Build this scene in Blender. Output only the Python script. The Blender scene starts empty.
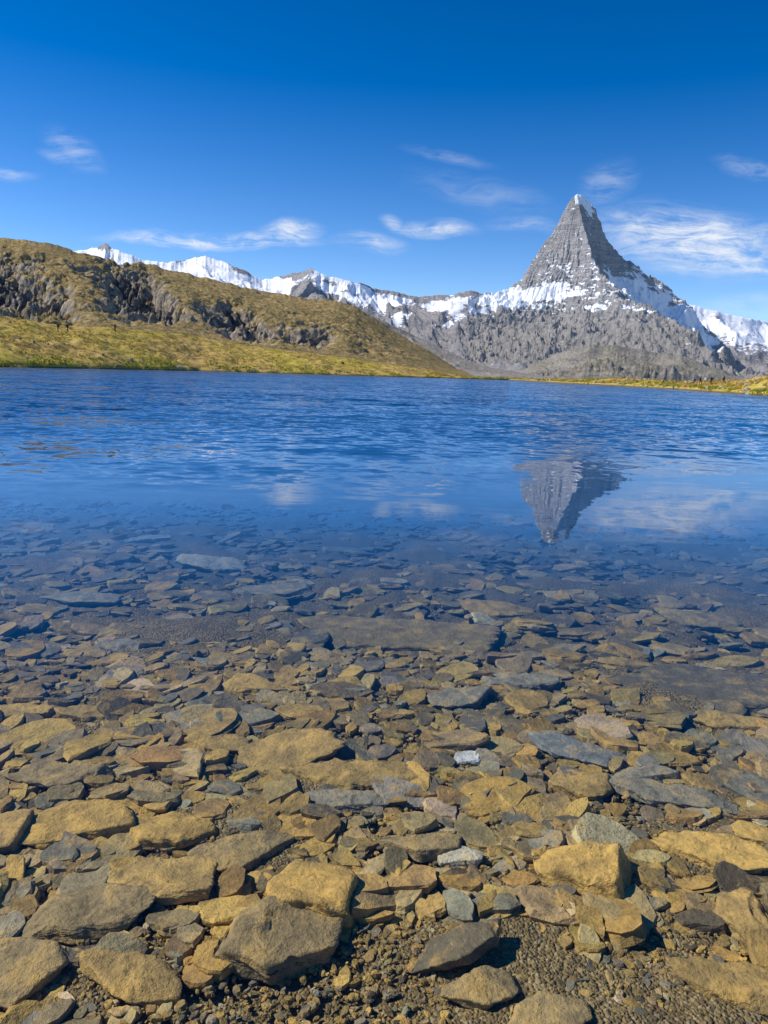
import bpy, bmesh, math, random
import numpy as np
from mathutils import Vector, Matrix, Euler
random.seed(7); rng=np.random.default_rng(11)
scene=bpy.context.scene
EYE=1.6
# ------------------------------------------------------------------ noise
def _h(ix,iy,seed):
    n=(ix.astype(np.int64)*374761393+iy.astype(np.int64)*668265263+seed*974634777)&0xFFFFFFFF
    n=((n^(n>>13))*1274126177)&0xFFFFFFFF
    n=((n^(n>>15))*2246822519)&0xFFFFFFFF
    return (n^(n>>16))/4294967296.0*2*math.pi
def perlin(x,y,seed=0):
    x=np.asarray(x,float);y=np.asarray(y,float)
    ix=np.floor(x);iy=np.floor(y);fx=x-ix;fy=y-iy
    u=fx*fx*fx*(fx*(fx*6-15)+10);v=fy*fy*fy*(fy*(fy*6-15)+10)
    def g(a,b):
        t=_h(ix+a,iy+b,seed);return np.cos(t)*(fx-a)+np.sin(t)*(fy-b)
    return 1.5*((g(0,0)*(1-u)+g(1,0)*u)*(1-v)+(g(0,1)*(1-u)+g(1,1)*u)*v)
def fbm(x,y,o=5,seed=0,gain=.5):
    s=0;a=1
    for i in range(o):
        s=s+a*perlin(x*2**i+i*7.3,y*2**i-i*3.1,seed+i);a*=gain
    return s
def ridged(x,y,o=5,seed=0,gain=.5):
    s=0;a=1;w=0
    for i in range(o):
        s=s+a*(1-np.abs(perlin(x*2**i+i*5.3,y*2**i-i*2.1,seed+i))*1.6)**2;w+=a;a*=gain
    return s/w
def sstep(a,b,x):
    t=np.clip((x-a)/(b-a),0,1);return t*t*(3-2*t)
# ------------------------------------------------------------------ mesh helpers
def np_mesh(name,V,quads=None,tris=None,mat=None,attrs=None,cols=None,smooth=True):
    me=bpy.data.meshes.new(name)
    V=np.asarray(V,np.float32);me.vertices.add(len(V));me.vertices.foreach_set('co',V.ravel())
    L=[];T=[]
    if quads is not None and len(quads): L.append(np.asarray(quads,np.int32).ravel());T.append(np.full(len(quads),4,np.int32))
    if tris is not None and len(tris): L.append(np.asarray(tris,np.int32).ravel());T.append(np.full(len(tris),3,np.int32))
    L=np.concatenate(L);T=np.concatenate(T)
    me.loops.add(len(L));me.loops.foreach_set('vertex_index',L)
    st=np.concatenate([[0],np.cumsum(T)[:-1]]).astype(np.int32)
    me.polygons.add(len(T));me.polygons.foreach_set('loop_start',st)
    me.polygons.foreach_set('use_smooth',np.full(len(T),smooth))
    me.update(calc_edges=True);me.validate()
    if attrs:
        for k,v in attrs.items():
            a=me.attributes.new(k,'FLOAT','POINT');a.data.foreach_set('value',np.asarray(v,np.float32).ravel())
    if cols is not None:
        a=me.attributes.new('Col','FLOAT_COLOR','POINT')
        c=np.ones((len(V),4),np.float32);c[:,:3]=cols;a.data.foreach_set('color',c.ravel())
    if mat: me.materials.append(mat)
    ob=bpy.data.objects.new(name,me);scene.collection.objects.link(ob);return ob
def grid_quads(nr,nc):
    i=np.arange(nr-1)[:,None]*nc+np.arange(nc-1)[None,:]
    return np.stack([i,i+1,i+nc+1,i+nc],-1).reshape(-1,4)
# ------------------------------------------------------------------ node helpers
class NT:
    def __init__(s,tree): s.t=tree;s.n=tree.nodes;s.l=tree.links
    def node(s,ty,ins=None,**kw):
        n=s.n.new(ty)
        for k,v in kw.items(): setattr(n,k,v)
        if ins:
            for k,v in ins.items():
                if hasattr(v,'is_output'): s.l.new(v,n.inputs[k])
                else: n.inputs[k].default_value=v
        return n
    def math(s,op,a,b=0.0,clamp=False):
        return s.node('ShaderNodeMath',{0:a,1:b},operation=op,use_clamp=clamp).outputs[0]
    def vmath(s,op,a,b=None,scale=None):
        ins={0:a}
        if b is not None: ins[1]=b
        if scale is not None: ins[3]=scale
        return s.node('ShaderNodeVectorMath',ins,operation=op).outputs[0]
    def noise(s,vec,scale,detail=6,rough=.55,dist=0.0,out='Fac'):
        return s.node('ShaderNodeTexNoise',{'Vector':vec,'Scale':scale,'Detail':detail,'Roughness':rough,'Distortion':dist}).outputs[out]
    def mapping(s,vec,scale=(1,1,1),loc=(0,0,0),rot=(0,0,0),vt='POINT'):
        return s.node('ShaderNodeMapping',{'Vector':vec,'Location':loc,'Rotation':rot,'Scale':scale},vector_type=vt).outputs[0]
    def mr(s,v,a,b,c=0.0,d=1.0,smooth=False):
        return s.node('ShaderNodeMapRange',{0:v,1:a,2:b,3:c,4:d},clamp=True,interpolation_type='SMOOTHSTEP' if smooth else 'LINEAR').outputs[0]
    def mix(s,f,a,b,bt='MIX'):
        n=s.n.new('ShaderNodeMix');n.data_type='RGBA';n.blend_type=bt
        for idx,v in ((0,f),(6,a),(7,b)):
            if hasattr(v,'is_output'): s.l.new(v,n.inputs[idx])
            else:
                if idx>0 and len(v)==3: v=(*v,1)
                n.inputs[idx].default_value=v
        return n.outputs[2]
    def ramp(s,f,stops):
        n=s.node('ShaderNodeValToRGB',{0:f});cr=n.color_ramp
        while len(cr.elements)<len(stops): cr.elements.new(.5)
        for e,(p,c) in zip(cr.elements,stops): e.position=p;e.color=(*c,1)
        return n.outputs[0]
def new_mat(name):
    m=bpy.data.materials.new(name);m.use_nodes=True;m.node_tree.nodes.clear();return m,NT(m.node_tree)
def finish(N,color,rough=.9,bump=None,bstr=.5,bdist=1.0,spec=.2,haze_glow=0.0):
    ins={'Base Color':color,'Roughness':rough,'Specular IOR Level':spec}
    if haze_glow>0: ins['Emission Color']=(.30,.52,.95,1);ins['Emission Strength']=haze_glow   # air light of distance painted in as a faint blue glow
    if bump is not None:
        b=N.node('ShaderNodeBump',{'Strength':bstr,'Distance':bdist,'Height':bump}).outputs[0];ins['Normal']=b
    p=N.node('ShaderNodeBsdfPrincipled',ins)
    N.node('ShaderNodeOutputMaterial',{'Surface':p.outputs[0]});return p
def depth_tint(N,col):
    """paints the light lost in deeper water, red first, into the surface colour"""
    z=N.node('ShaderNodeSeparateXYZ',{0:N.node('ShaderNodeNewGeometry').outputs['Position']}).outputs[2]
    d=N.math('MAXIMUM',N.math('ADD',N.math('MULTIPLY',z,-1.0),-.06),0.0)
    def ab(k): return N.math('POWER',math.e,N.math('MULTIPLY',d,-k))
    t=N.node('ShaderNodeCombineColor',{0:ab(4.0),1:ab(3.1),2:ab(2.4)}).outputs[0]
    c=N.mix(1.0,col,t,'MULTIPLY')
    return N.mix(N.mr(d,.16,.66,0,1),c,(.003,.085,.24))  # light lost with depth and deep-water blue are painted into the colour
# ------------------------------------------------------------------ materials
def mountain_mat(name,c1,c2,c3,scale,strata=0.0,snowcol=(.88,.90,.94),low=None,haze_glow=.03):
    m,N=new_mat(name)
    pos=N.node('ShaderNodeNewGeometry').outputs['Position']
    n1=N.noise(pos,1/(scale*12),5,.62);n2=N.noise(N.mapping(pos,(1,1,2.2)),1/scale,5,.7,.4)
    col=N.mix(N.mr(n1,.38,.62),c1,c2);col=N.mix(N.mr(n2,.42,.66),col,c3)
    if strata>0:
        st=N.noise(N.mapping(pos,(.12,.12,1.6),rot=(0,math.radians(9),0)),1/(scale*1.6),5,.65,.6)
        col=N.mix(N.math('MULTIPLY',N.mr(st,.44,.58),strata),col,tuple(x*.5 for x in c1))
    if low:
        z=N.node('ShaderNodeSeparateXYZ',{0:pos}).outputs[2]
        col=N.mix(N.mr(N.math('ADD',z,N.math('MULTIPLY',n1,300)),low[0],low[1],.9,0),col,low[2])
    sn=N.node('ShaderNodeAttribute',attribute_name='snow').outputs['Fac']
    d=N.noise(N.mapping(pos,(1,1,1.8)),1/(scale*2.2),7,.72,.3)
    f=N.mr(N.math('ADD',sn,N.math('MULTIPLY',N.math('SUBTRACT',d,.5),1.9)),.45,.53)
    col=N.mix(f,col,snowcol)
    h=N.math('MULTIPLY',n2,N.mr(f,0,1,1,.15))
    finish(N,col,.9,h,.9,scale*1.1,.05,haze_glow);return m
M_MATT=mountain_mat('matterhorn_rock',(.45,.44,.435),(.55,.52,.49),(.31,.30,.305),30,.6,low=(450,950,(.34,.31,.27)),haze_glow=.045)
M_RANGE=mountain_mat('range_rock',(.38,.36,.345),(.45,.41,.38),(.27,.26,.265),40,.25,haze_glow=.05)
M_SLOPE=mountain_mat('scree_slope',(.38,.34,.29),(.30,.255,.19),(.46,.42,.37),14,.3,haze_glow=.018)
M_FOOT=mountain_mat('foothill_rock',(.33,.30,.25),(.26,.235,.14),(.43,.39,.35),25,.3,haze_glow=.025)

def hill_mat():
    m,N=new_mat('hill_alpine')
    g=N.node('ShaderNodeNewGeometry');pos=g.outputs['Position']
    nz=N.node('ShaderNodeSeparateXYZ',{0:g.outputs['Normal']}).outputs[2]
    a=N.noise(pos,.035,6,.62);b=N.noise(pos,.35,6,.72)
    grass=N.mix(N.mr(a,.40,.60),(.44,.31,.12),(.30,.23,.095));grass=N.mix(N.mr(b,.46,.64),grass,(.17,.13,.07));grass=N.mix(N.mr(b,.32,.44,.9,0),grass,(.54,.44,.30))
    rock=N.mix(N.mr(b,.36,.60),(.48,.41,.31),(.13,.12,.11))
    cr=N.node('ShaderNodeAttribute',attribute_name='crag').outputs['Fac']
    rk=N.node('ShaderNodeAttribute',attribute_name='rocky').outputs['Fac']
    f=N.math('ADD',nz,N.math('MULTIPLY',N.math('SUBTRACT',b,.5),.8))
    f=N.math('ADD',f,N.math('MULTIPLY',N.math('SUBTRACT',a,.5),.7))
    f=N.math('ADD',f,N.math('MULTIPLY',N.math('SUBTRACT',.5,rk),.35))
    col=N.mix(N.mr(f,.66,.82),rock,grass)
    cr=N.mr(N.math('ADD',cr,N.math('MULTIPLY',N.math('SUBTRACT',b,.5),1.2)),.36,.48)
    col=N.mix(N.math('MULTIPLY',cr,.8),col,(.085,.083,.09))
    finish(N,col,.95,b,.8,2.2,.05);return m
M_HILL=hill_mat()
def bank_mat():
    m,N=new_mat('alpine_meadow')
    g=N.node('ShaderNodeNewGeometry');pos=g.outputs['Position']
    a=N.noise(N.mapping(pos,(1,.6,1)),.05,6,.6);b=N.noise(pos,.5,6,.7)
    z=N.node('ShaderNodeSeparateXYZ',{0:pos}).outputs[2]
    col=N.mix(N.mr(a,.40,.60),(.48,.39,.06),(.54,.36,.12))
    col=N.mix(N.mr(b,.46,.62),col,(.25,.17,.05))
    col=N.mix(N.mr(b,.30,.40,1,0),col,(.55,.46,.34))
    col=N.mix(N.mr(N.math('ADD',z,N.math('MULTIPLY',b,.8)),.45,.75,1,0),col,(.10,.08,.045))
    finish(N,depth_tint(N,col),.95,b,.6,.35,.05);return m
M_BANK=bank_mat()
def grass_mat():
    m,N=new_mat('grass_blades')
    c=N.node('ShaderNodeAttribute',attribute_name='Col').outputs['Color']
    finish(N,c,.8,spec=.1);return m
M_GRASS=grass_mat()
def stone_mat():
    m,N=new_mat('slate_stone')
    pos=N.node('ShaderNodeNewGeometry').outputs['Position']
    c=N.node('ShaderNodeAttribute',attribute_name='Col').outputs['Color']
    a=N.noise(pos,9,6,.65,.3);b=N.noise(pos,55,4,.7)
    c=N.mix(N.mr(a,.35,.58,.55,0),c,(.11,.083,.042))
    c=N.mix(N.mr(a,.50,.68,0,.65),c,(.60,.36,.09))
    c=N.mix(N.mr(b,.53,.72,0,.6),c,(.08,.062,.035))
    c=N.mix(N.mr(b,.25,.4,.4,0),c,(.68,.53,.29))
    finish(N,depth_tint(N,c),.75,N.math('ADD',a,N.math('MULTIPLY',b,.35)),.8,.03,.2);return m
M_STONE=stone_mat()
def bed_mat():
    m,N=new_mat('lakebed_gravel')
    pos=N.node('ShaderNodeNewGeometry').outputs['Position']
    vo=N.node('ShaderNodeTexVoronoi',{'Vector':N.vmath('ADD',pos,N.vmath('SCALE',N.noise(pos,30,3,.6,0,'Color'),scale=.02)),'Scale':90.0});vc=vo.outputs['Color'];vd=vo.outputs['Distance']
    val=N.node('ShaderNodeSeparateColor',{0:vc}).outputs[0]
    c=N.ramp(val,[(0,(.12,.088,.04)),(.35,(.25,.165,.065)),(.7,(.34,.23,.09)),(1,(.46,.35,.18))])
    a=N.noise(pos,4,6,.7);c=N.mix(N.mr(a,.4,.62,.5,.1),c,(.15,.105,.048))
    h=N.math('SUBTRACT',N.math('MULTIPLY',a,.6),vd)
    finish(N,depth_tint(N,c),.85,h,.8,.015,.2);return m
M_BED=bed_mat()
def water_mat():
    m,N=new_mat('lake_water')
    geo=N.node('ShaderNodeNewGeometry');pos=geo.outputs['Position']
    sp=N.node('ShaderNodeSeparateXYZ',{0:pos});X=sp.outputs[0];Y=sp.outputs[1]
    gust=N.noise(N.mapping(pos,(.35,1,1)),.16,3,.55)
    # the breeze starts along a slanting, uneven line out on the lake
    Yw=N.math('ADD',N.math('SUBTRACT',Y,N.math('MULTIPLY',X,N.mr(Y,8,30,.40,.05))),N.math('MULTIPLY',N.math('SUBTRACT',gust,.5),9.0))
    r1=N.math('POWER',N.mr(Yw,10.0,22.0,0,1,False),1.1)
    half=(.5,.5,.5)
    def slope(vec,sc,det,amp): 
        return N.vmath('SCALE',N.vmath('SUBTRACT',N.noise(vec,sc,det,.62,.3,'Color'),half),scale=amp)
    w1=slope(N.mapping(pos,(.8,1.1,1),rot=(0,0,.12)),2.4,2,1.3)
    w2=slope(N.mapping(pos,(.40,.8,1),rot=(0,0,-.15)),.50,4,1.3)
    w=N.vmath('ADD',w1,w2)
    ws=N.node('ShaderNodeSeparateXYZ',{0:w})
    # short wind waves: steep faces turned to the near shore, long flat backs
    ysl=N.math('MULTIPLY',N.math('ADD',N.math('ABSOLUTE',ws.outputs[1]),.02),-1.0)
    w=N.node('ShaderNodeCombineXYZ',{0:N.math('MULTIPLY',ws.outputs[0],.6),1:ysl,2:0.0}).outputs[0]
    rip=N.vmath('SCALE',w,scale=N.math('MULTIPLY',r1,N.mr(gust,.3,.7,.65,1.3)))
    cal=N.vmath('MULTIPLY',N.vmath('SCALE',slope(N.mapping(pos,(.3,1.7,1),rot=(0,0,.08)),2.0,2,1.0),scale=N.mr(Y,2,12,.006,.022)),(.5,1,0))
    nrm=N.vmath('NORMALIZE',N.vmath('ADD',N.vmath('ADD',rip,cal),(0,0,1)))
    # Schlick reflectance of water, same from above and below
    dt=N.node('ShaderNodeVectorMath',{0:geo.outputs['Incoming'],1:nrm},operation='DOT_PRODUCT').outputs['Value']
    ct=N.math('SUBTRACT',1.0,N.math('ABSOLUTE',dt),True)
    fr=N.math('ADD',.02,N.math('MULTIPLY',N.math('POWER',ct,5.0),.98),True)
    gl=N.node('ShaderNodeBsdfGlossy',{'Color':(.97,.98,1,1),'Roughness':.0,'Normal':nrm}).outputs[0]
    tr=N.node('ShaderNodeBsdfTransparent',{'Color':(.96,.98,.97,1)}).outputs[0]
    mx=N.node('ShaderNodeMixShader',{0:fr,1:tr,2:gl}).outputs[0]
    N.node('ShaderNodeOutputMaterial',{'Surface':mx});return m
M_WATER=water_mat()

# ------------------------------------------------------------------ terrain tables: (tan bearing, tan elevation) seen from the shore
def tab(s,P):
    P=np.array(P);return np.interp(s,P[:,0],P[:,1])
SHORE=[(-1.2,95),(-.8,112),(-.517,136),(-.384,163),(-.251,204),(-.118,222),(.015,244),(.108,267),(.161,293),(.19,262),(.228,225),(.308,193),(.415,143),(.506,109),(.7,80),(1.2,60)]
BANK=[(-1.2,.06),(-.8,.06),(-.5132,.0542),(-.4348,.0454),(-.3624,.0440),(-.2768,.0392),(-.1845,.0269),(-.0786,.0176),(.0144,.0078),(.08,.0005),(.1079,-.0030),(.1742,-.0022),(.2541,-.0015),(.3068,.0022),(.36,.0008),(.3867,-.0003),(.43,.002),(.4658,.005),(.5021,.0115),(.7,.02),(1.2,.03)]
def shoreY(s): return tab(s,SHORE)+.7*fbm(s*25,s*0+3,2,5)
def bank_z(s,Y):
    yw=shoreY(s);w=tab(s,[(-1.2,55),(-.2,48),(.0,34),(.15,18),(.3,16),(.5,22),(1.2,24)])
    yc=yw+w;zc=np.maximum(EYE+tab(s,BANK)*yc,.45)
    x=s*Y
    t=(Y-yw+1.2*fbm(x/5,Y/5,3,33))/w;tc=np.clip(t,0,1)
    step=np.minimum(.42,zc*.45)
    z=np.where(t<0,t*w*.25,step*sstep(0,.03,tc)+(zc-step)*tc**.9)
    n=fbm(x/9,Y/9,5,21)*.7+fbm(x/1.6,Y/1.6,3,31)*.18
    z=z+n*sstep(0.01,.25,tc)*np.clip(zc/5,.22,1)*(1-.55*sstep(.8,1,tc))
    return np.where(t>1,zc+n*.25-(t-1)*.25*np.minimum(zc,2),z)
def build_ground():
    ns=900;s=np.linspace(-1.1,1.1,ns)
    tt=np.concatenate([np.linspace(-48,-2,9)[:-1],np.linspace(-2,4,16)[:-1],np.linspace(4,60,90)[:-1],np.geomspace(60,420,24)])
    S,T=np.meshgrid(s,tt);Y=shoreY(S)+T
    Z=bank_z(S,Y);Z=np.where(T>62,np.maximum(Z,.3),Z)
    V=np.stack([S*Y,Y,Z],-1).reshape(-1,3)
    np_mesh('ground',V,grid_quads(len(tt),ns),mat=M_BANK)
build_ground()
def grass_tufts():
    n=30000
    s=rng.uniform(-.62,.62,n);t=rng.uniform(0,1,n)**1.4
    w=np.where(s<.05,56,24);Y=shoreY(s)+.4+t*w;x=s*Y
    z=bank_z(s,Y)
    keep=(fbm(x/7,Y/7,3,77)+rng.normal(0,.25,n)>.0)&(z>.05)
    s,Y,x,t,z=s[keep],Y[keep],x[keep],t[keep],z[keep];n=len(s)
    hgt=rng.uniform(.15,.48,n)*np.where(t<.12,1.25,1)
    B=4
    base=np.stack([x,Y,z-.05],-1)
    c1=np.array([.42,.36,.04]);c2=np.array([.56,.38,.10]);c3=np.array([.26,.30,.03])
    k=np.clip(fbm(x/14,Y/14,3,41)*.9+.55+rng.normal(0,.25,n),0,1)[:,None]
    col=c1*(1-k)+c2*k;col=np.where(t[:,None]<.14,col*.4+c3*.6+np.array([.02,.05,0]),col)*rng.uniform(.55,1.15,(n,1))
    Vs=[];Cs=[]
    for b in range(B):
        a=rng.uniform(0,6.283,n);r=rng.uniform(.08,.22,n)
        d=np.stack([np.cos(a),np.sin(a),a*0],-1)
        off=np.stack([rng.normal(0,.14,n),rng.normal(0,.14,n),np.zeros(n)],-1)
        p0=base+off-d*r[:,None]*.6;p1=base+off+d*r[:,None]*.6
        lean=np.stack([rng.normal(0,.12,n),rng.normal(0,.12,n),hgt*rng.uniform(.7,1.1,n)],-1)
        Vs.append(np.stack([p0,p1,base+off+lean],1));Cs.append(np.repeat(col[:,None],3,1))
    V=np.concatenate(Vs).reshape(-1,3);C=np.concatenate(Cs).reshape(-1,3)
    np_mesh('grass',V,tris=np.arange(len(V)).reshape(-1,3),mat=M_GRASS,cols=C,smooth=False)
grass_tufts()

def range_mesh(name,P,yc,yf,zf,s0,s1,ns,nt,mat,amp,L,expo=1.3,jag=.002,seed=1,snow=None,stretch=2.4,jf=60,diag=0.0):
    s=np.linspace(s0,s1,ns)
    yC=np.full(ns,float(yc));yF=np.full(ns,float(yf))
    yC=yC*(1+.05*fbm(s*6,s*0+1.7,3,seed))
    e0=tab(s,P);je=jag*fbm(s*jf,s*0+.5,5,seed+3,.6)
    t=np.concatenate([np.linspace(0,1,nt),1+np.linspace(0,.5,14)[1:]])
    S,T=np.meshgrid(s,t)
    e=e0[None]+je[None]*sstep(.80,1,T);zC=e*yC[None]+EYE
    Y=yF[None]+(yC-yF)[None]*T;X=S*Y
    base=np.where(T<=1,zf+(zC-zf)*np.clip(T,0,1)**expo,zC-(T-1)*(zC-zf)*1.2)
    wx=fbm(X/(L*3),Y/(L*3),3,seed+9)*L*.8
    g=ridged((X+wx+diag*Y)/L,(Y-diag*X+wx*.5)/(L*stretch),6,seed+20,.55)
    env=np.clip(4*T*(1-T),0,1)**.6+.05
    Z=base-amp*(1-g)*env*np.clip((zC-zf)/max(zC.max()-zf,1)*1.5,.1,1)
    V=np.stack([X,Y,Z],-1).reshape(-1,3)
    at={'snow':np.zeros(Z.size)}
    if snow is not None: at['snow']=snow(S,T,X,Y,Z,g,e)
    return np_mesh(name,V,grid_quads(len(t),ns),mat=mat,attrs=at)
# --- near hill on the left with broken crags
HILL=[(-1.2,.19),(-.9,.175),(-.65,.158),(-.5071,.1519),(-.4428,.1479),(-.4045,.1381),(-.3788,.1340),(-.3272,.1283),(-.2755,.1176),(-.2301,.1092),(-.1715,.0974),(-.1193,.0916),(-.0736,.0893),(-.0473,.0826),(-.0139,.0635),(.0129,.0478),(.0533,.0273),(.0874,.0077),(.11,.0)]
def hill():
    ns=1150;s=np.linspace(-1.05,.11,ns);seed=50
    yF=tab(s,SHORE)+58;yC=yF+250*(1+.1*fbm(s*5,s*0,3,4))
    t=np.concatenate([np.linspace(0,1,320),1+np.linspace(0,.4,10)[1:]])
    S,T=np.meshgrid(s,t)
    e=tab(s,HILL)[None]+(.0016*fbm(s*45,s*0+.5,5,seed,.65))[None]*sstep(.86,1,T);zC=e*yC+EYE;zf=np.minimum(EYE+tab(s,BANK)*yF-1.0,zC[-1]-.5)[None]
    Y=yF+(yC-yF)*T;X=S*Y
    prof=np.clip(T,0,1)**1.05
    base=np.where(T<=1,zf+(zC-zf)*prof,zC-(T-1)*zC*.8)
    wx=fbm(X/70,Y/70,3,61)*26
    q=base/ (9.0)+fbm((X+wx)/38,Y/38,4,63)*1.1
    fr=q-np.floor(q);step=(np.floor(q)+sstep(.62,.92,fr))-q
    # rockiness: where the slope breaks into crags
    rk=np.zeros_like(S)
    for cs,ct,ws,wt,k in ((-.33,.5,.06,.40,1),(-.22,.35,.06,.24,.9),(-.50,.40,.06,.30,1),(-.9,.5,.2,.5,.9),(-.12,.30,.06,.20,.8),(-.02,.3,.04,.2,.6)):
        rk=np.maximum(rk,k*np.exp(-((S-cs)/ws)**2-((T-ct)/wt)**2))
    rk=np.clip(rk+.45*fbm(X/45,Y/45,4,67)+.06,.12,1)
    mask=sstep(.22,.70,rk)
    g=ridged((X+wx)/34,(Y+X*.3)/50,6,70,.55)
    env=np.clip(4*T*(1-T),0,1)**.6
    hs=np.clip((zC-zf)/35,.05,1.2)
    Z=base+(step*5.5*mask-(1.5+3.0*rk)*(1-g)+fbm(X/6,Y/6,5,80,.6)*(.6+.7*rk))*env*hs
    crag=np.zeros_like(S)
    for (cs,ct,ws,wt,d,k) in ((-.335,.66,.024,.26,24,1.1),(-.305,.50,.016,.18,14,1.0),(-.36,.45,.014,.22,10,.8),(-.195,.44,.020,.20,14,1.0),(-.225,.32,.014,.13,8,.8),(-.50,.45,.04,.3,12,.7),(-.44,.30,.02,.2,8,.6),(-.11,.30,.02,.12,6,.6)):
        a=np.exp(-((S-cs+.06*(T-ct)+.022*fbm(T*6,S*20,4,5))/ws)**2-((T-ct+.06*fbm(S*30,T*3,3,8))/wt)**2)
        rr=ridged(X/9,Y/16,6,91)
        Z=Z-d*a*(.35+1.1*rr);crag=np.maximum(crag,a*k*(.6+.6*rr))
    Z=np.where((T<=1)&(T>.9),np.minimum(Z,e*Y+EYE),Z)
    np_mesh('rocky_hill',np.stack([X,Y,Z],-1).reshape(-1,3),grid_quads(len(t),ns),mat=M_HILL,attrs={'crag':crag,'rocky':rk})
hill()
# --- scree slope behind hill
range_mesh('scree_slope',[(-.4,.10),(-.2,.09),(-.12,.0885),(-.07,.0872),(-.04,.079),(.0126,.0567),(.0663,.0335),(.1203,.0130),(.1738,.0050),(.2,.001),(.25,0)],2600,900,0,-.4,.22,520,150,M_SLOPE,75,150,1.15,.0008,101,
   snow=lambda S,T,X,Y,Z,g,e:np.full(Z.size,-.9),diag=.5)
# --- snow range on the skyline left of the big peak
SNOW=[(-1.2,.12),(-.8,.13),(-.55,.13),(-.4044,.1406),(-.385,.144),(-.3717,.1503),(-.360,.144),(-.3462,.1401),(-.3012,.1292),(-.2752,.1325),(-.2428,.1398),(-.2170,.1320),(-.1976,.1252),(-.1690,.1137),(-.1391,.1197),(-.1068,.1282),(-.0742,.1194),(-.0154,.1064),(.0371,.0981),(.07,.1005),(.0888,.1049),(.1082,.1080),(.125,.103),(.1472,.1081),(.1668,.1075),(.2,.107),(.3,.09),(.4,.08)]
def snow_range(S,T,X,Y,Z,g,e):
    el=(Z-EYE)/Y;d=e-el
    band=tab(S,[(-.6,.06),(-.2,.04),(-.12,.030),(-.05,.028),(0,.036),(.05,.038),(.1,.034),(.15,.034),(.2,.034)])
    v=.5+ (band*(1+.8*fbm(S*14,S*0,3,7))-d)/.010*.30
    v=np.clip(v,-.6,1.2)
    rockpk=np.zeros_like(S)
    for c,w,h in ((-.3717,.012,.010),(-.2752,.010,.005),(-.1976,.018,.008),(-.135,.016,.007),(.01,.05,.006),(.06,.02,.008),(.1,.02,.008),(.13,.03,.009),(.17,.02,.009)):
        rockpk=np.maximum(rockpk,np.exp(-((S-c)/w)**2)*sstep(h*1.6,h*.2,d))
    v=v-1.3*rockpk+.6*(.6-g)-np.where(S>-.13,.12+1.2*np.clip(fbm(X/420,Y/1000+Z/260,4,9),0,1),0)
    return v.ravel()
range_mesh('snow_mountain_range',SNOW,9500,4200,0,-.9,.36,1200,220,M_RANGE,400,620,1.25,.0018,131,snow=snow_range,stretch=3,diag=.35)
# --- snow ridge to the right
range_mesh('snow_mountain_range',[(.2,.07),(.3,.09),(.36,.1015),(.389,.1000),(.4421,.0903),(.493,.0806),(.55,.085),(.8,.10),(1.1,.1)],11500,6500,0,.22,1.0,450,140,M_RANGE,380,700,1.25,.0014,171,stretch=3,
   snow=lambda S,T,X,Y,Z,g,e:(np.clip(.5+(.036-(e-(Z-EYE)/Y))/.03*.7,-.3,1.1)+.4*(.55-g)-.6*np.exp(-((e-(Z-EYE)/Y-.008)/.004)**2)*(S<.46)).ravel())
# --- foothills in front of the peak
range_mesh('foothills',[(.10,-.001),(.15,.0),(.1738,.0060),(.2245,.0330),(.262,.0445),(.3028,.0448),(.345,.039),(.3829,.0347),(.44,.018),(.47,.008),(.52,.012),(.7,.03),(1.1,.04)],5200,1500,0,.10,1.0,800,200,M_FOOT,180,400,1.1,.0014,201,stretch=3.8,diag=.9,
   snow=lambda S,T,X,Y,Z,g,e:np.full(Z.size,-.9))
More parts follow.
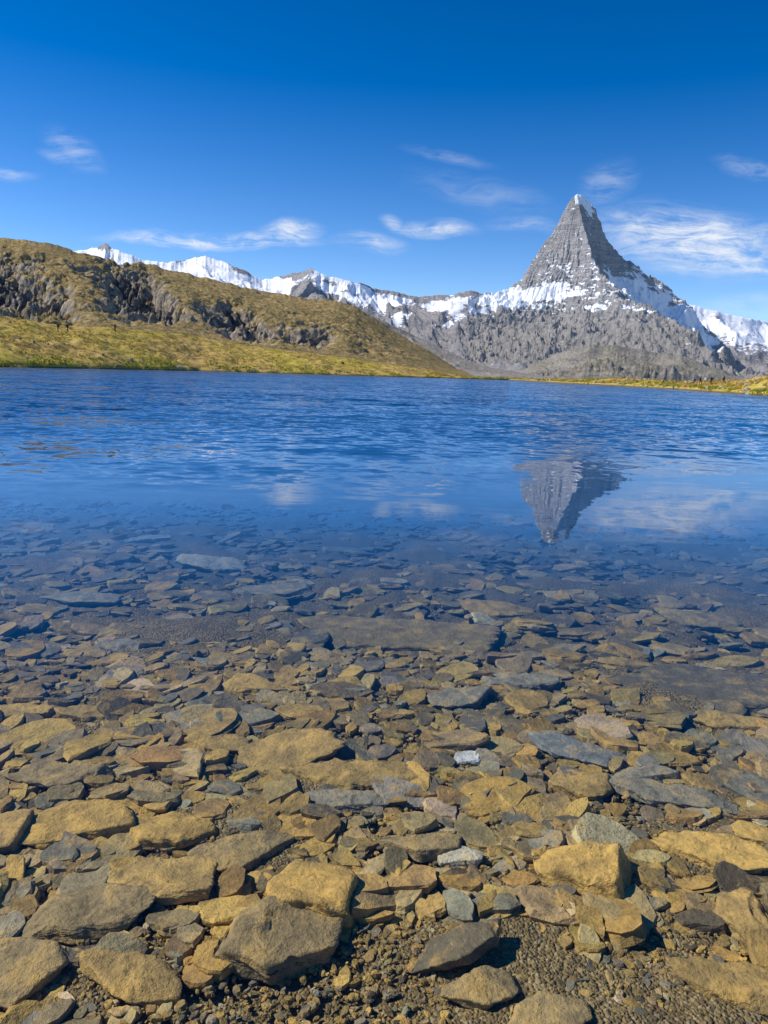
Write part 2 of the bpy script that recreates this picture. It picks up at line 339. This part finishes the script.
# --- the horn-shaped peak
def peak():
    PX,PY,PZ=1850.,8000.,1840.
    s=np.linspace(.10,.56,860)
    yy=np.concatenate([np.linspace(5000,6800,130)[:-1],np.linspace(6800,8150,340)[:-1],np.linspace(8150,9800,50)])
    S,Y=np.meshgrid(s,yy);X=S*Y
    dx=X-PX;dy=Y-PY
    r=np.hypot(dx,dy)+1e-3;th=np.degrees(np.arctan2(dy,dx))
    th=th+np.clip(r/500,0,1)*7*fbm(X/350,Y/350,4,303)
    th=(th+360)%360
    left=[(0,0),(22,14),(48,38),(90,105),(130,180),(216,372),(338,540),(450,717),(515,850),(700,960),(1000,1010),(1600,1120),(2600,1400),(4000,1830)]
    right=[(0,0),(40,8),(75,26),(125,60),(165,95),(205,130),(232,205),(275,270),(340,425),(490,555),(708,675),(930,795),(1150,925),(1380,1125),(1610,1335),(1970,1660),(2600,1830),(4000,1900)]
    front=[(0,0),(30,50),(110,200),(240,400),(460,640),(740,850),(1200,1080),(1700,1300),(2400,1580),(3000,1830),(4000,1900)]
    backr=[(0,0),(300,420),(900,1000),(2000,1500),(4000,1900)]
    ang=[4,90,178,281,364];rid=[right,backr,left,front,right]
    drops=[np.interp(r,[a for a,b in q],[b for a,b in q]) for q in rid]
    D=np.zeros_like(r);ridge=np.zeros_like(r)
    sag=[.2,.2,.38,.85]
    for i in range(4):
        a0,a1=ang[i],ang[i+1];thh=np.where(th<4,th+360,th)
        w=(thh-a0)/(a1-a0);m=(w>=0)&(w<=1);wc=np.clip(w,0,1)
        d=(drops[i]*(1-wc)+drops[i+1]*wc)*(1+sag[i]*np.sin(np.pi*wc)*np.exp(-r/1800))
        D=np.where(m,d,D);ridge=np.where(m,np.sin(np.pi*wc),ridge)
    Z=PZ-D
    env=np.clip(r/200,0.0,1)*(.10+.90*np.clip(ridge*1.4,0,1))
    a=np.radians(th)
    rib=ridged(a*4.0+fbm(X/260,Y/260,3,5)*.5,r/900,6,311,.62)
    g=ridged((X+.9*Y)/330+fbm(X/400,Y/400,3,6)*.5,(Y-.9*X)/1300,7,320,.58)
    far=sstep(900,1500,r)
    Z=Z-(200*(1-rib)*np.clip(r/500,.22,1)*(1-.6*far)+170*(1-g)*np.clip(r/900,.3,1))*env*.8+fbm(X/50,Y/50,5,330,.6)*17*np.clip(r/120,.2,1)
    q=Z/62+dx*.006+fbm(X/200,Y/200,3,8)*1.0;fr=q-np.floor(q)
    Z=Z+((np.floor(q)+sstep(.25,.85,fr))-q)*12*np.clip(r/200,0,1)*(1-far)
    Z=np.maximum(Z,-20)
    n=fbm(X/350,Y/350,5,340);h=PZ-Z
    v=-.04+.14*n+.15*np.sin(q*6.28)*(r<1100)+.45*(.50-rib)*(r<1200)
    v=v+1.5*sstep(150,20,h)*(dx>-25)
    v=v+1.1*np.exp(-((dx-85-h*.28)/36)**2)*sstep(360,60,h)*(dx>0)
    k2=np.zeros_like(v)
    for cx,cz,wx,wz,k in ((-380,800,450,110,1.2),(-760,740,420,95,1.1),(-230,900,150,60,.8),(-560,880,200,60,.6),(560,930,280,130,1.25),(400,800,220,100,1.05),(820,780,460,210,1.45),(1100,600,400,200,1.4),(1400,430,280,130,1.1),(-1100,670,380,80,.9),(-100,640,200,40,.55),(250,600,200,50,.7),(360,1060,60,130,.9),(200,860,120,60,.6),(600,560,250,50,.6)):
        k2=np.maximum(k2,k*np.exp(-((dx-cx+.35*(Z-cz))/wx)**2-((Z-cz)/wz)**2))
    v=v+k2-.45*sstep(.12,.5,fbm((X+Y)/240,(Z)/110,4,360))*(k2>.2)
    v=np.minimum(v,1.15)+.8*(.58-g)
    np_mesh('matterhorn_peak',np.stack([X,Y,Z],-1).reshape(-1,3),grid_quads(len(yy),len(s)),mat=M_MATT,attrs={'snow':v})
peak()

# ------------------------------------------------------------------ lake bed
def bedz(Y): return -np.interp(Y,[-4,1.5,3,6,9,14,22,40,80,400],[-.10,.095,.15,.27,.47,1.0,2.4,5,7,9])
def build_bed():
    yy=np.concatenate([np.linspace(-4,1,20)[:-1],np.linspace(1,6,220)[:-1],np.geomspace(6,420,160)])
    s=np.linspace(-1.3,1.3,420)
    Yg,S=np.meshgrid(yy,s,indexing='ij');X=S*np.maximum(Yg,1.2)*np.where(Yg<1.2,2.5,1)
    Z=bedz(Yg)+(fbm(X/.9,Yg/.9,4,400)*.03+fbm(X/.08,Yg/.08,2,410)*.006)*np.clip(Yg/3,1,3)
    np_mesh('lakebed',np.stack([X,Yg,Z],-1).reshape(-1,3),grid_quads(len(yy),len(s)),mat=M_BED)
build_bed()
wv=np.array([(-900,-6,0),(900,-6,0),(900,640,0),(-900,640,0)],float)
np_mesh('lake_water',wv,quads=[(0,1,2,3)],mat=M_WATER,smooth=False)

# ------------------------------------------------------------------ stones
def outline(K,r):
    nc=r.integers(4,8);a=np.sort((np.arange(nc)+r.uniform(-.33,.33,nc))/nc*2*np.pi);rad=r.uniform(.78,1.12,nc)
    P=np.stack([np.cos(a)*rad,np.sin(a)*rad],-1)
    th=np.linspace(0,2*np.pi,K,endpoint=False)+a[0];R=[]
    for t in th:
        j=np.searchsorted(a,((t-a[0])%(2*np.pi))+a[0]+1e-9)-1
        p,q=P[j%nc],P[(j+1)%nc];d=np.array([math.cos(t),math.sin(t)]);e=q-p
        den=d[0]*e[1]-d[1]*e[0];R.append((p[0]*e[1]-p[1]*e[0])/den)
    R=np.array(R);R=(R*.8+.1*np.roll(R,1)+.1*np.roll(R,-1))*(1+r.normal(0,.018,K))
    return th,R
def slab(K,rings,r,rough=.05):
    th,R=outline(K,r);V=[]
    for i,(rr,z) in enumerate(rings):
        q=R*rr*(1+r.normal(0,rough*.6,K)+rough*.9*r.normal()*(1 if .95<rr else 0))
        V.append(np.stack([np.cos(th)*q,np.sin(th)*q,z+(r.normal(0,rough*.7,K))],-1))
    V=np.concatenate(V+[np.array([[r.normal(0,.15),r.normal(0,.15),rings[-1][1]+.03]])])
    n=len(rings);Q=[]
    for i in range(n-1):
        for k in range(K):
            k2=(k+1)%K;Q.append((i*K+k,i*K+k2,(i+1)*K+k2,(i+1)*K+k))
    T=[((n-1)*K+k,(n-1)*K+(k+1)%K,n*K) for k in range(K)]
    tilt=r.normal(0,.14,2);top=V[:,2]>0
    V[top,2]+=V[top,0]*tilt[0]+V[top,1]*tilt[1]
    return V,np.array(Q),np.array(T)
PAL=np.array([(.62,.38,.10),(.52,.33,.105),(.54,.38,.17),(.34,.25,.13),(.23,.205,.15),(.34,.30,.22),(.15,.12,.075),(.68,.53,.31)])
WN=np.array([.27,.26,.15,.13,.06,.04,.06,.03]);WF=np.array([.18,.19,.16,.18,.11,.09,.06,.03])
HEROPOS=[]
def scatter(name,n,y0,y1,r0,r1,power,thick,K,rings,ypow=1.0,seed=1,lift=.3,dens=None):
    r=np.random.default_rng(seed)
    Y=y0+(y1-y0)*r.uniform(0,1,n)**ypow;X=r.uniform(-1,1,n)*(Y*.72+.5)
    rad=r0*(r1/r0)**(r.uniform(0,1,n)**power)
    if dens is not None:
        k=dens(X,Y,rad)+r.normal(0,.15,n)>0;X,Y,rad=X[k],Y[k],rad[k];n=len(X)
    tmpl=[slab(K,rings,r) for _ in range(28)];TV=np.stack([t[0] for t in tmpl]);Q,T=tmpl[0][1],tmpl[0][2]
    V=TV[r.integers(0,28,n)].copy();nv=V.shape[1]
    V[:,:,0]*=rad[:,None];V[:,:,1]*=(rad*r.uniform(.45,.9,n))[:,None];V[:,:,2]*=(np.minimum(rad*r.uniform(*thick,n),.03))[:,None]*2
    a=r.uniform(0,6.283,n);tx=r.normal(0,.12,n);ty=r.normal(0,.12,n)
    x,y,z=V[:,:,0].copy(),V[:,:,1].copy(),V[:,:,2].copy()
    z2=z+x*tx[:,None]+y*ty[:,None]
    c,s=np.cos(a)[:,None],np.sin(a)[:,None]
    bz=bedz(Y)
    V[:,:,0]=x*c-y*s+X[:,None];V[:,:,1]=x*s+y*c+Y[:,None]
    V[:,:,2]=z2+(bz+np.minimum(rad,.08)*lift*r.uniform(-.2,1,n))[:,None]
    w=np.clip((Y-2)/4,0,1)[:,None];pw=WN*(1-w)+WF*w;cs=np.cumsum(pw/pw.sum(1,keepdims=True),1)
    idx=(r.uniform(0,1,n)[:,None]>cs).sum(1).clip(0,7)
    C=PAL[idx]*r.uniform(.55,1.2,(n,1))*(1+r.normal(0,.04,(n,3)))
    off=(np.arange(n)*nv)[:,None,None]
    return np_mesh(name,V.reshape(-1,3),(Q[None]+off).reshape(-1,4),(T[None]+off).reshape(-1,3),M_STONE,cols=np.repeat(C,nv,0).clip(.01,1),smooth=False)

# individually placed stones : convex facetted slabs, chipped
_b=bmesh.new();bmesh.ops.create_icosphere(_b,subdivisions=5,radius=1);ICO=np.array([v.co[:] for v in _b.verts]);ICOF=np.array([[v.index for v in f.verts] for f in _b.faces]);_b.free()
_z=np.sign(ICO[:,2])*np.abs(ICO[:,2])**1.5;_k=np.sqrt(np.maximum(1-_z**2,0))/np.maximum(np.hypot(ICO[:,0],ICO[:,1]),1e-6)
ICO=np.stack([ICO[:,0]*_k,ICO[:,1]*_k,_z],-1)
def rock_mesh(name,X,Y,w,d,h,rot,col,seed,tilt=(0,0),raise_=.0):
    r=np.random.default_rng(seed)
    k=r.integers(4,8);pl=[]
    a=(np.arange(k)+r.uniform(-.34,.34,k))/k*2*np.pi
    for t in a: 
        el=r.uniform(-.25,.30);pl.append((math.cos(t)*math.cos(el),math.sin(t)*math.cos(el),math.sin(el),r.uniform(.62,.95)))
    n1=np.array([r.normal(0,.10),r.normal(0,.10),1]);n1/=np.linalg.norm(n1);pl.append((*n1,r.uniform(.5,.62)))
    pl.append((0,0,-1,.6))
    for _ in range(3):
        t=r.uniform(0,6.28);el=r.uniform(.5,1.1);pl.append((math.cos(t)*math.cos(el),math.sin(t)*math.cos(el),math.sin(el),r.uniform(.72,.9)))
    D=ICO;P=np.array(pl);dots=D@P[:,:3].T;rr=np.where(dots>.02,P[:,3]/np.maximum(dots,.02),60.)
    R=np.minimum((np.sum(rr**-40.,1))**(-1/40.),1.25)
    V=D*R[:,None]
    V=V*np.array([w*.60,d*.60,h*.80])
    p=V*14+seed*3.1
    nz=fbm(p[:,0]+p[:,2]*.6,p[:,1]-p[:,2]*.7,6,seed,.6)*.014+ridged(p[:,0]*.4+p[:,2],p[:,1]*.3-p[:,2]*1.1,5,seed+9)*.016-.009
    cut=sstep(-.03,.03,fbm(p[:,0]*.18,p[:,1]*.18,3,seed+5)+.12*r.normal())*(D[:,2]>0.05)
    V=V+D*(nz*min(1.0,max(w,.25)*2.2))[:,None]*np.array([1,1,.40])
    V[:,2]-=cut*h*.16
    kk=(EYE-float(bedz(np.array(Y))))/(EYE+.12);X*=kk;Y*=kk
    me=np_mesh(name,V,None,ICOF,M_STONE,cols=np.tile(np.array(col)*r.uniform(.9,1.1),(len(V),1)),smooth=True)
    me.location=(X,Y,float(bedz(np.array(Y)))+h*.28+raise_+.012)
    me.rotation_euler=(math.radians(tilt[0]),math.radians(tilt[1]),math.radians(rot))
    HEROPOS.append((X,Y,w,d,rot))
    return me
O=(.66,.41,.11);OB=(.52,.335,.11);BR=(.36,.26,.12);DK=(.18,.15,.095);GR=(.33,.295,.215);GB=(.27,.29,.28);PL=(.70,.62,.44);WH=(.80,.78,.72)
HERO=[(-.71,3.78,.40,.24,.05,-35,O),(-.42,3.08,.50,.34,.05,5,OB),(-1.10,2.49,.36,.26,.06,10,O),(-.76,2.49,.38,.20,.04,12,O),(-.67,2.22,.36,.22,.05,0,OB),
(-.21,2.14,.33,.27,.11,-20,O),(-.28,1.93,.32,.24,.09,15,BR),(.27,1.92,.24,.13,.045,25,DK),(.33,1.80,.22,.12,.04,5,BR),(.74,2.30,.30,.21,.11,-8,O),(1.26,2.44,.44,.20,.06,-22,O),
(.31,2.38,.19,.11,.03,0,PL),(.41,3.08,.16,.10,.03,10,WH),(.96,3.18,.42,.22,.04,-12,GB),(.44,3.72,.42,.24,.06,28,GR),(.81,3.95,.42,.22,.05,-5,GR),(1.21,2.11,.22,.18,.06,40,OB),
(1.48,2.56,.22,.17,.05,-30,O),(.87,2.88,.28,.2,.05,10,OB),(1.24,2.83,.46,.18,.045,-15,GR),(1.90,3.96,1.15,.60,.05,-8,DK),(1.84,3.54,.34,.16,.04,-12,OB),(-.88,2.04,.42,.22,.045,18,BR),
(-.66,1.80,.30,.16,.04,-10,OB),(-1.0,1.80,.26,.18,.045,30,BR),(-1.36,2.41,.24,.2,.06,0,OB),(-.74,3.15,.32,.17,.04,0,OB),(-1.31,2.82,.40,.19,.05,6,BR),(.21,2.44,.30,.16,.04,10,BR),
(-.08,2.89,.44,.19,.05,-4,OB),(-.12,2.71,.28,.14,.035,12,GR),(-.47,2.37,.36,.18,.04,18,BR),(.14,4.69,1.15,.52,.05,-6,BR),(-1.52,4.26,.42,.18,.04,0,GR),(1.51,4.30,.32,.14,.04,-8,OB),
(-1.75,3.38,.32,.18,.05,8,O),(-1.41,3.37,.32,.15,.04,-8,OB),(.49,1.72,.22,.12,.035,0,BR),(1.04,1.86,.28,.13,.04,-15,OB),(1.16,2.98,.28,.15,.04,20,GR),(-2.38,7.36,.6,.34,.05,0,PL),(-.37,7.09,.5,.3,.05,10,GR),
(-.9,5.6,.7,.36,.05,12,GR),(.9,5.3,.6,.34,.05,-10,OB),(-2.2,5.2,.6,.3,.05,-6,GR),(2.4,5.2,.7,.36,.06,0,BR),(-1.5,6.4,.7,.4,.06,4,PL)]
for i,hh in enumerate(HERO):
    X,Y,w,d,h,rot,c=hh
    t=(random.uniform(-6,6),random.uniform(-6,6));ra=0
    if i==7: t=(-8,-12);ra=.025
    rock_mesh('rock',X,Y,w,d,h,rot,c,900+i,t,ra)
HP=np.array(HEROPOS)
def clear(X,Y,rad):
    """no larger loose stone lies on top of the big slabs"""
    q=np.min(np.hypot((X[:,None]-HP[None,:,0])/(HP[None,:,2]*.5+rad[:,None]*.5),(Y[:,None]-HP[None,:,1])/(HP[None,:,3]*.5+rad[:,None]*.5)),1)
    return q-.92
def dens(X,Y,rad):
    gravelly=np.exp(-((X-.45)/.75)**2-((Y-1.7)/.45)**2)*1.4        # open gravel patch
    return np.minimum(clear(X,Y,rad),.60+fbm(X/.7,Y/.7,3,55)-gravelly*(rad>.03))
RG=[(.88,-.5),(1,-.2),(1,.2),(.93,.42)]
scatter('lakebed_stones',8500,2.0,13.5,.030,.20,1.5,(.08,.2),14,RG,1.0,5,.3,dens)
scatter('lakebed_stones',8500,1.2,4.6,.018,.095,1.25,(.15,.34),12,RG,.9,6,.3,dens)
scatter('gravel',34000,1.15,4.2,.005,.024,1.5,(.25,.5),7,[(.8,-.45),(1,0),(.7,.42)],.85,8,.5,lambda X,Y,r:clear(X,Y,r)+.2)

# ------------------------------------------------------------------ hikers
def flat(name,c,rough=.8):
    m,N=new_mat(name);pos=N.node('ShaderNodeTexCoord').outputs['Object']
    n=N.noise(pos,9,4,.6);finish(N,N.mix(N.mr(n,.3,.7,.0,.3),c,tuple(x*.6 for x in c)),rough);return m
SKIN=flat('skin',(.45,.27,.19));HAIR=flat('hair',(.05,.03,.02));SHOE=flat('boots',(.04,.03,.03));PACK=flat('backpack_cloth',(.03,.05,.09))
def hiker(x,y,z,heading,shirt,pants,stride=.18,scale=1.0):
    sk={'pel':(0,0,.95,.13),'wst':(0,0,1.08,.12),'chs':(0,.0,1.30,.155),'nek':(0,0,1.46,.06),'hd0':(0,.01,1.56,.085),'hd1':(0,.01,1.68,.095),'hd2':(0,0,1.76,.05),
     'shl':(-.19,0,1.40,.06),'ell':(-.26,-.03+stride*.3,1.14,.045),'wrl':(-.25,.10+stride*.4,.92,.032),'hnl':(-.25,.14+stride*.4,.84,.035),
     'shr':(.19,0,1.40,.06),'elr':(.26,-.03-stride*.4,1.14,.045),'wrr':(.25,.06-stride*.5,.92,.032),'hnr':(.25,.08-stride*.5,.84,.035),
     'hpl':(-.10,0,.90,.10),'knl':(-.11,-stride*.4,.50,.065),'anl':(-.11,-stride*1.3,.09,.045),'tol':(-.12,-stride*1.3+.17,.04,.038),
     'hpr':(.10,0,.90,.10),'knr':(.11,stride*.8,.50,.065),'anr':(.11,stride,.09,.045),'tor':(.12,stride+.18,.04,.038)}
    E=[('pel','wst'),('wst','chs'),('chs','nek'),('nek','hd0'),('hd0','hd1'),('hd1','hd2'),('chs','shl'),('shl','ell'),('ell','wrl'),('wrl','hnl'),('chs','shr'),('shr','elr'),('elr','wrr'),('wrr','hnr'),
       ('pel','hpl'),('hpl','knl'),('knl','anl'),('anl','tol'),('pel','hpr'),('hpr','knr'),('knr','anr'),('anr','tor')]
    ks=list(sk);me=bpy.data.meshes.new('tmp');me.from_pydata([sk[k][:3] for k in ks],[(ks.index(a),ks.index(b)) for a,b in E],[])
    ob=bpy.data.objects.new('tmp',me);scene.collection.objects.link(ob)
    m=ob.modifiers.new('s','SKIN')
    for i,k in enumerate(ks):
        sv=me.skin_vertices[0].data[i];sv.radius=(sk[k][3],sk[k][3]*(.75 if k in('pel','wst','chs') else 1));sv.use_root=(i==0)
    ob.modifiers.new('u','SUBSURF').levels=1
    dg=bpy.context.evaluated_depsgraph_get();ev=ob.evaluated_get(dg);bm=bpy.data.meshes.new_from_object(ev)
    V=np.array([v.co[:] for v in bm.vertices]);F=[tuple(p.vertices) for p in bm.polygons];bpy.data.objects.remove(ob)
    b=bmesh.new();bmesh.ops.create_cube(b,size=1);bmesh.ops.scale(b,vec=(.34,.22,.50),verts=b.verts);bmesh.ops.translate(b,vec=(0,-.24,1.24),verts=b.verts)
    bmesh.ops.bevel(b,geom=b.edges[:],offset=.06,segments=2,affect='EDGES')
    b.verts.index_update()
    n0=len(V);PV=[v.co[:] for v in b.verts];PF=[tuple(n0+v.index for v in f.verts) for f in b.faces];b.free()
    me=bpy.data.meshes.new('hiker');me.from_pydata([tuple(v) for v in V]+PV,[],F+PF)
    for mt in (shirt,pants,SKIN,HAIR,SHOE,PACK): me.materials.append(mt)
    for i,p in enumerate(me.polygons):
        c=p.center;p.use_smooth=True
        if i>=len(F): p.material_index=5;continue
        if c.z>1.47: k=3 if (c.z>1.68 or c.y<-.02) else 2
        elif abs(c.x)>.20 and c.z<1.16: k=2
        elif c.z>.96: k=0
        elif c.z>.12: k=1
        else: k=4
        p.material_index=k
    o=bpy.data.objects.new('hiker',me);scene.collection.objects.link(o);o.location=(x,y,z-.02);o.rotation_euler=(0,0,heading);o.scale=(scale,)*3
red=flat('shirt_dark',(.02,.02,.03));blu=flat('shirt_blue',(.04,.07,.16));wht=flat('shirt_white',(.6,.6,.6));rd=flat('shirt_red',(.35,.04,.03));pd=flat('trousers_dark',(.02,.02,.025));pk=flat('trousers_khaki',(.2,.16,.1))
def on_ground(s,dY): 
    Y=float(shoreY(np.array([s]))[0])+dY;return s*Y,Y,float(bank_z(np.array([s]),np.array([Y]))[0])
for s,dY,hd,a,b,sc in ((-.4376,38,1.2,red,pd,1.35),(-.425,39,-1.7,red,pd,1.3),(-.3624,41,.6,blu,pd,1.3),(.405,6,1.5,red,pd,1),(.414,7,-1.2,rd,pd,1),(.420,6.5,2.2,wht,pk,1),(.428,8,.4,red,pd,.95),(.365,7,1.4,blu,pd,1),(.445,9,-1.4,red,pk,1)):
    x,y,z=on_ground(s,dY);hiker(x,y,z,hd,a,b,scale=sc)
# boulders on banks
def boulders():
    r=np.random.default_rng(77);n=560
    s=np.where(r.uniform(0,1,n)<.5,r.uniform(-.6,.12,n),r.uniform(.12,.6,n));t=r.uniform(0,1,n)**2
    Y=shoreY(s)+.2+t*np.where(s<.1,50,20);z=bank_z(s,Y);rad=.12+.5*r.uniform(0,1,n)**3
    tm=[slab(10,[(.8,-.5),(1,-.1),(.95,.3),(.6,.5)],r,.09) for _ in range(12)];TV=np.stack([q[0] for q in tm]);V=TV[r.integers(0,12,n)].copy();nv=V.shape[1]
    V*=rad[:,None,None];V[:,:,2]*=r.uniform(.8,1.5,n)[:,None];V+=np.stack([s*Y,Y,z+rad*.2],-1)[:,None]
    off=(np.arange(n)*nv)[:,None,None];C=np.array([.36,.33,.27])*r.uniform(.4,1.2,(n,1))
    np_mesh('shore_boulders',V.reshape(-1,3),(tm[0][1][None]+off).reshape(-1,4),(tm[0][2][None]+off).reshape(-1,3),M_GRASS,cols=np.repeat(C,nv,0),smooth=False)
boulders()

# ------------------------------------------------------------------ sky
SUN_EL=43;SUN_DIR=Vector((-.98,.10,0)).normalized()*math.cos(math.radians(SUN_EL));SUN_DIR.z=math.sin(math.radians(SUN_EL))
w=bpy.data.worlds.new('World');scene.world=w;w.use_nodes=True;w.node_tree.nodes.clear();N=NT(w.node_tree)
try:
    w.cycles.sampling_method='MANUAL';w.cycles.sample_map_resolution=256
except Exception: pass
sky=N.node('ShaderNodeTexSky',sky_type='NISHITA',sun_disc=False,sun_elevation=math.radians(SUN_EL),altitude=2600.0,air_density=1.0,dust_density=.3,ozone_density=3.0)
sky.sun_rotation=math.atan2(SUN_DIR.x,SUN_DIR.y)
gen=N.node('ShaderNodeTexCoord').outputs['Generated'];sp=N.node('ShaderNodeSeparateXYZ',{0:gen})
hs=N.node('ShaderNodeHueSaturation',{'Hue':.508,'Saturation':N.mr(sp.outputs[2],0,.45,1.2,1.5),'Value':N.mr(sp.outputs[2],0,.45,1.8,1.22),'Color':sky.outputs[0]}).outputs[0]
yy=N.math('MAXIMUM',sp.outputs[1],.05)
se=N.node('ShaderNodeCombineXYZ',{0:N.math('DIVIDE',sp.outputs[0],yy),1:N.math('DIVIDE',sp.outputs[2],yy),2:0.0}).outputs[0]
warp=N.noise(se,7.0,3,out='Color')
sw=N.vmath('ADD',se,N.vmath('SCALE',N.vmath('SUBTRACT',warp,(.5,.5,.5)),scale=.05))
CL=[(-.405,.262,.05,.020,-35,.32),(-.425,.253,.03,.008,-20,.3),(-.235,.156,.15,.0085,1,1.3),(-.133,.168,.045,.013,6,1.2),(-.03,.158,.05,.012,-6,.6),(.0527,.1815,.055,.011,2,1.0),(.0,.187,.02,.010,-20,.7),(.0675,.268,.06,.007,-8,.22),
(.1075,.228,.10,.018,-10,.16),(.165,.188,.06,.010,-4,.3),(.271,.247,.04,.025,20,.3),(.393,.175,.15,.035,-6,1.2),(.33,.19,.07,.012,-22,.9),(.45,.15,.14,.016,2,.9),(.455,.259,.06,.010,-12,.35),(-.50,.235,.05,.006,-4,.45),(.47,.10,.08,.012,0,.3)]
tot=None
for s,e,a,b,rot,k in CL:
    q=N.mapping(sw,(a*1.25,b*1.5,1),(s,e,0),(0,0,math.radians(rot)),'TEXTURE')
    d=N.node('ShaderNodeVectorMath',{0:q},operation='LENGTH').outputs['Value']
    v=N.mr(d,0,1,k,0,True);tot=v if tot is None else N.math('MAXIMUM',tot,v)
st=N.noise(N.mapping(sw,(9,60,1),rot=(0,0,math.radians(9))),1.0,6,.68,.9)
st2=N.noise(N.mapping(sw,(22,50,1),rot=(0,0,math.radians(-20))),1.0,6,.70,.6)
tex=N.mr(N.math('ADD',N.math('MULTIPLY',st,.6),N.math('MULTIPLY',st2,.4)),.40,.62)
cl=N.math('MULTIPLY',tot,N.math('ADD',.06,N.math('MULTIPLY',tex,1.15)),True)
cl=N.math('MULTIPLY',cl,N.mr(sp.outputs[1],.05,.3))
col=N.mix(N.math('MULTIPLY',cl,.92),hs,(8.8,9.2,9.8))
bg=N.node('ShaderNodeBackground',{'Color':col,'Strength':.10})
N.node('ShaderNodeOutputWorld',{'Surface':bg.outputs[0]})
sun=bpy.data.lights.new('sun','SUN');sun.energy=5.0;sun.angle=math.radians(.5);sun.color=(1,.94,.85)
so=bpy.data.objects.new('sun',sun);scene.collection.objects.link(so);so.rotation_euler=SUN_DIR.to_track_quat('Z','Y').to_euler()
# ------------------------------------------------------------------ camera
cam=bpy.data.cameras.new('camera');co=bpy.data.objects.new('camera',cam);scene.collection.objects.link(co)
cam.sensor_fit='VERTICAL';cam.sensor_height=36;cam.lens=36*740/1024;cam.clip_start=.05;cam.clip_end=60000
pitch=math.radians(90-10.75);roll=math.radians(2.0)
co.matrix_world=Matrix.Translation((0,0,EYE))@Matrix.Rotation(pitch,4,'X')@Matrix.Rotation(roll,4,'Z')
scene.camera=co
scene.view_settings.view_transform='Standard';scene.view_settings.look='None';scene.view_settings.exposure=0
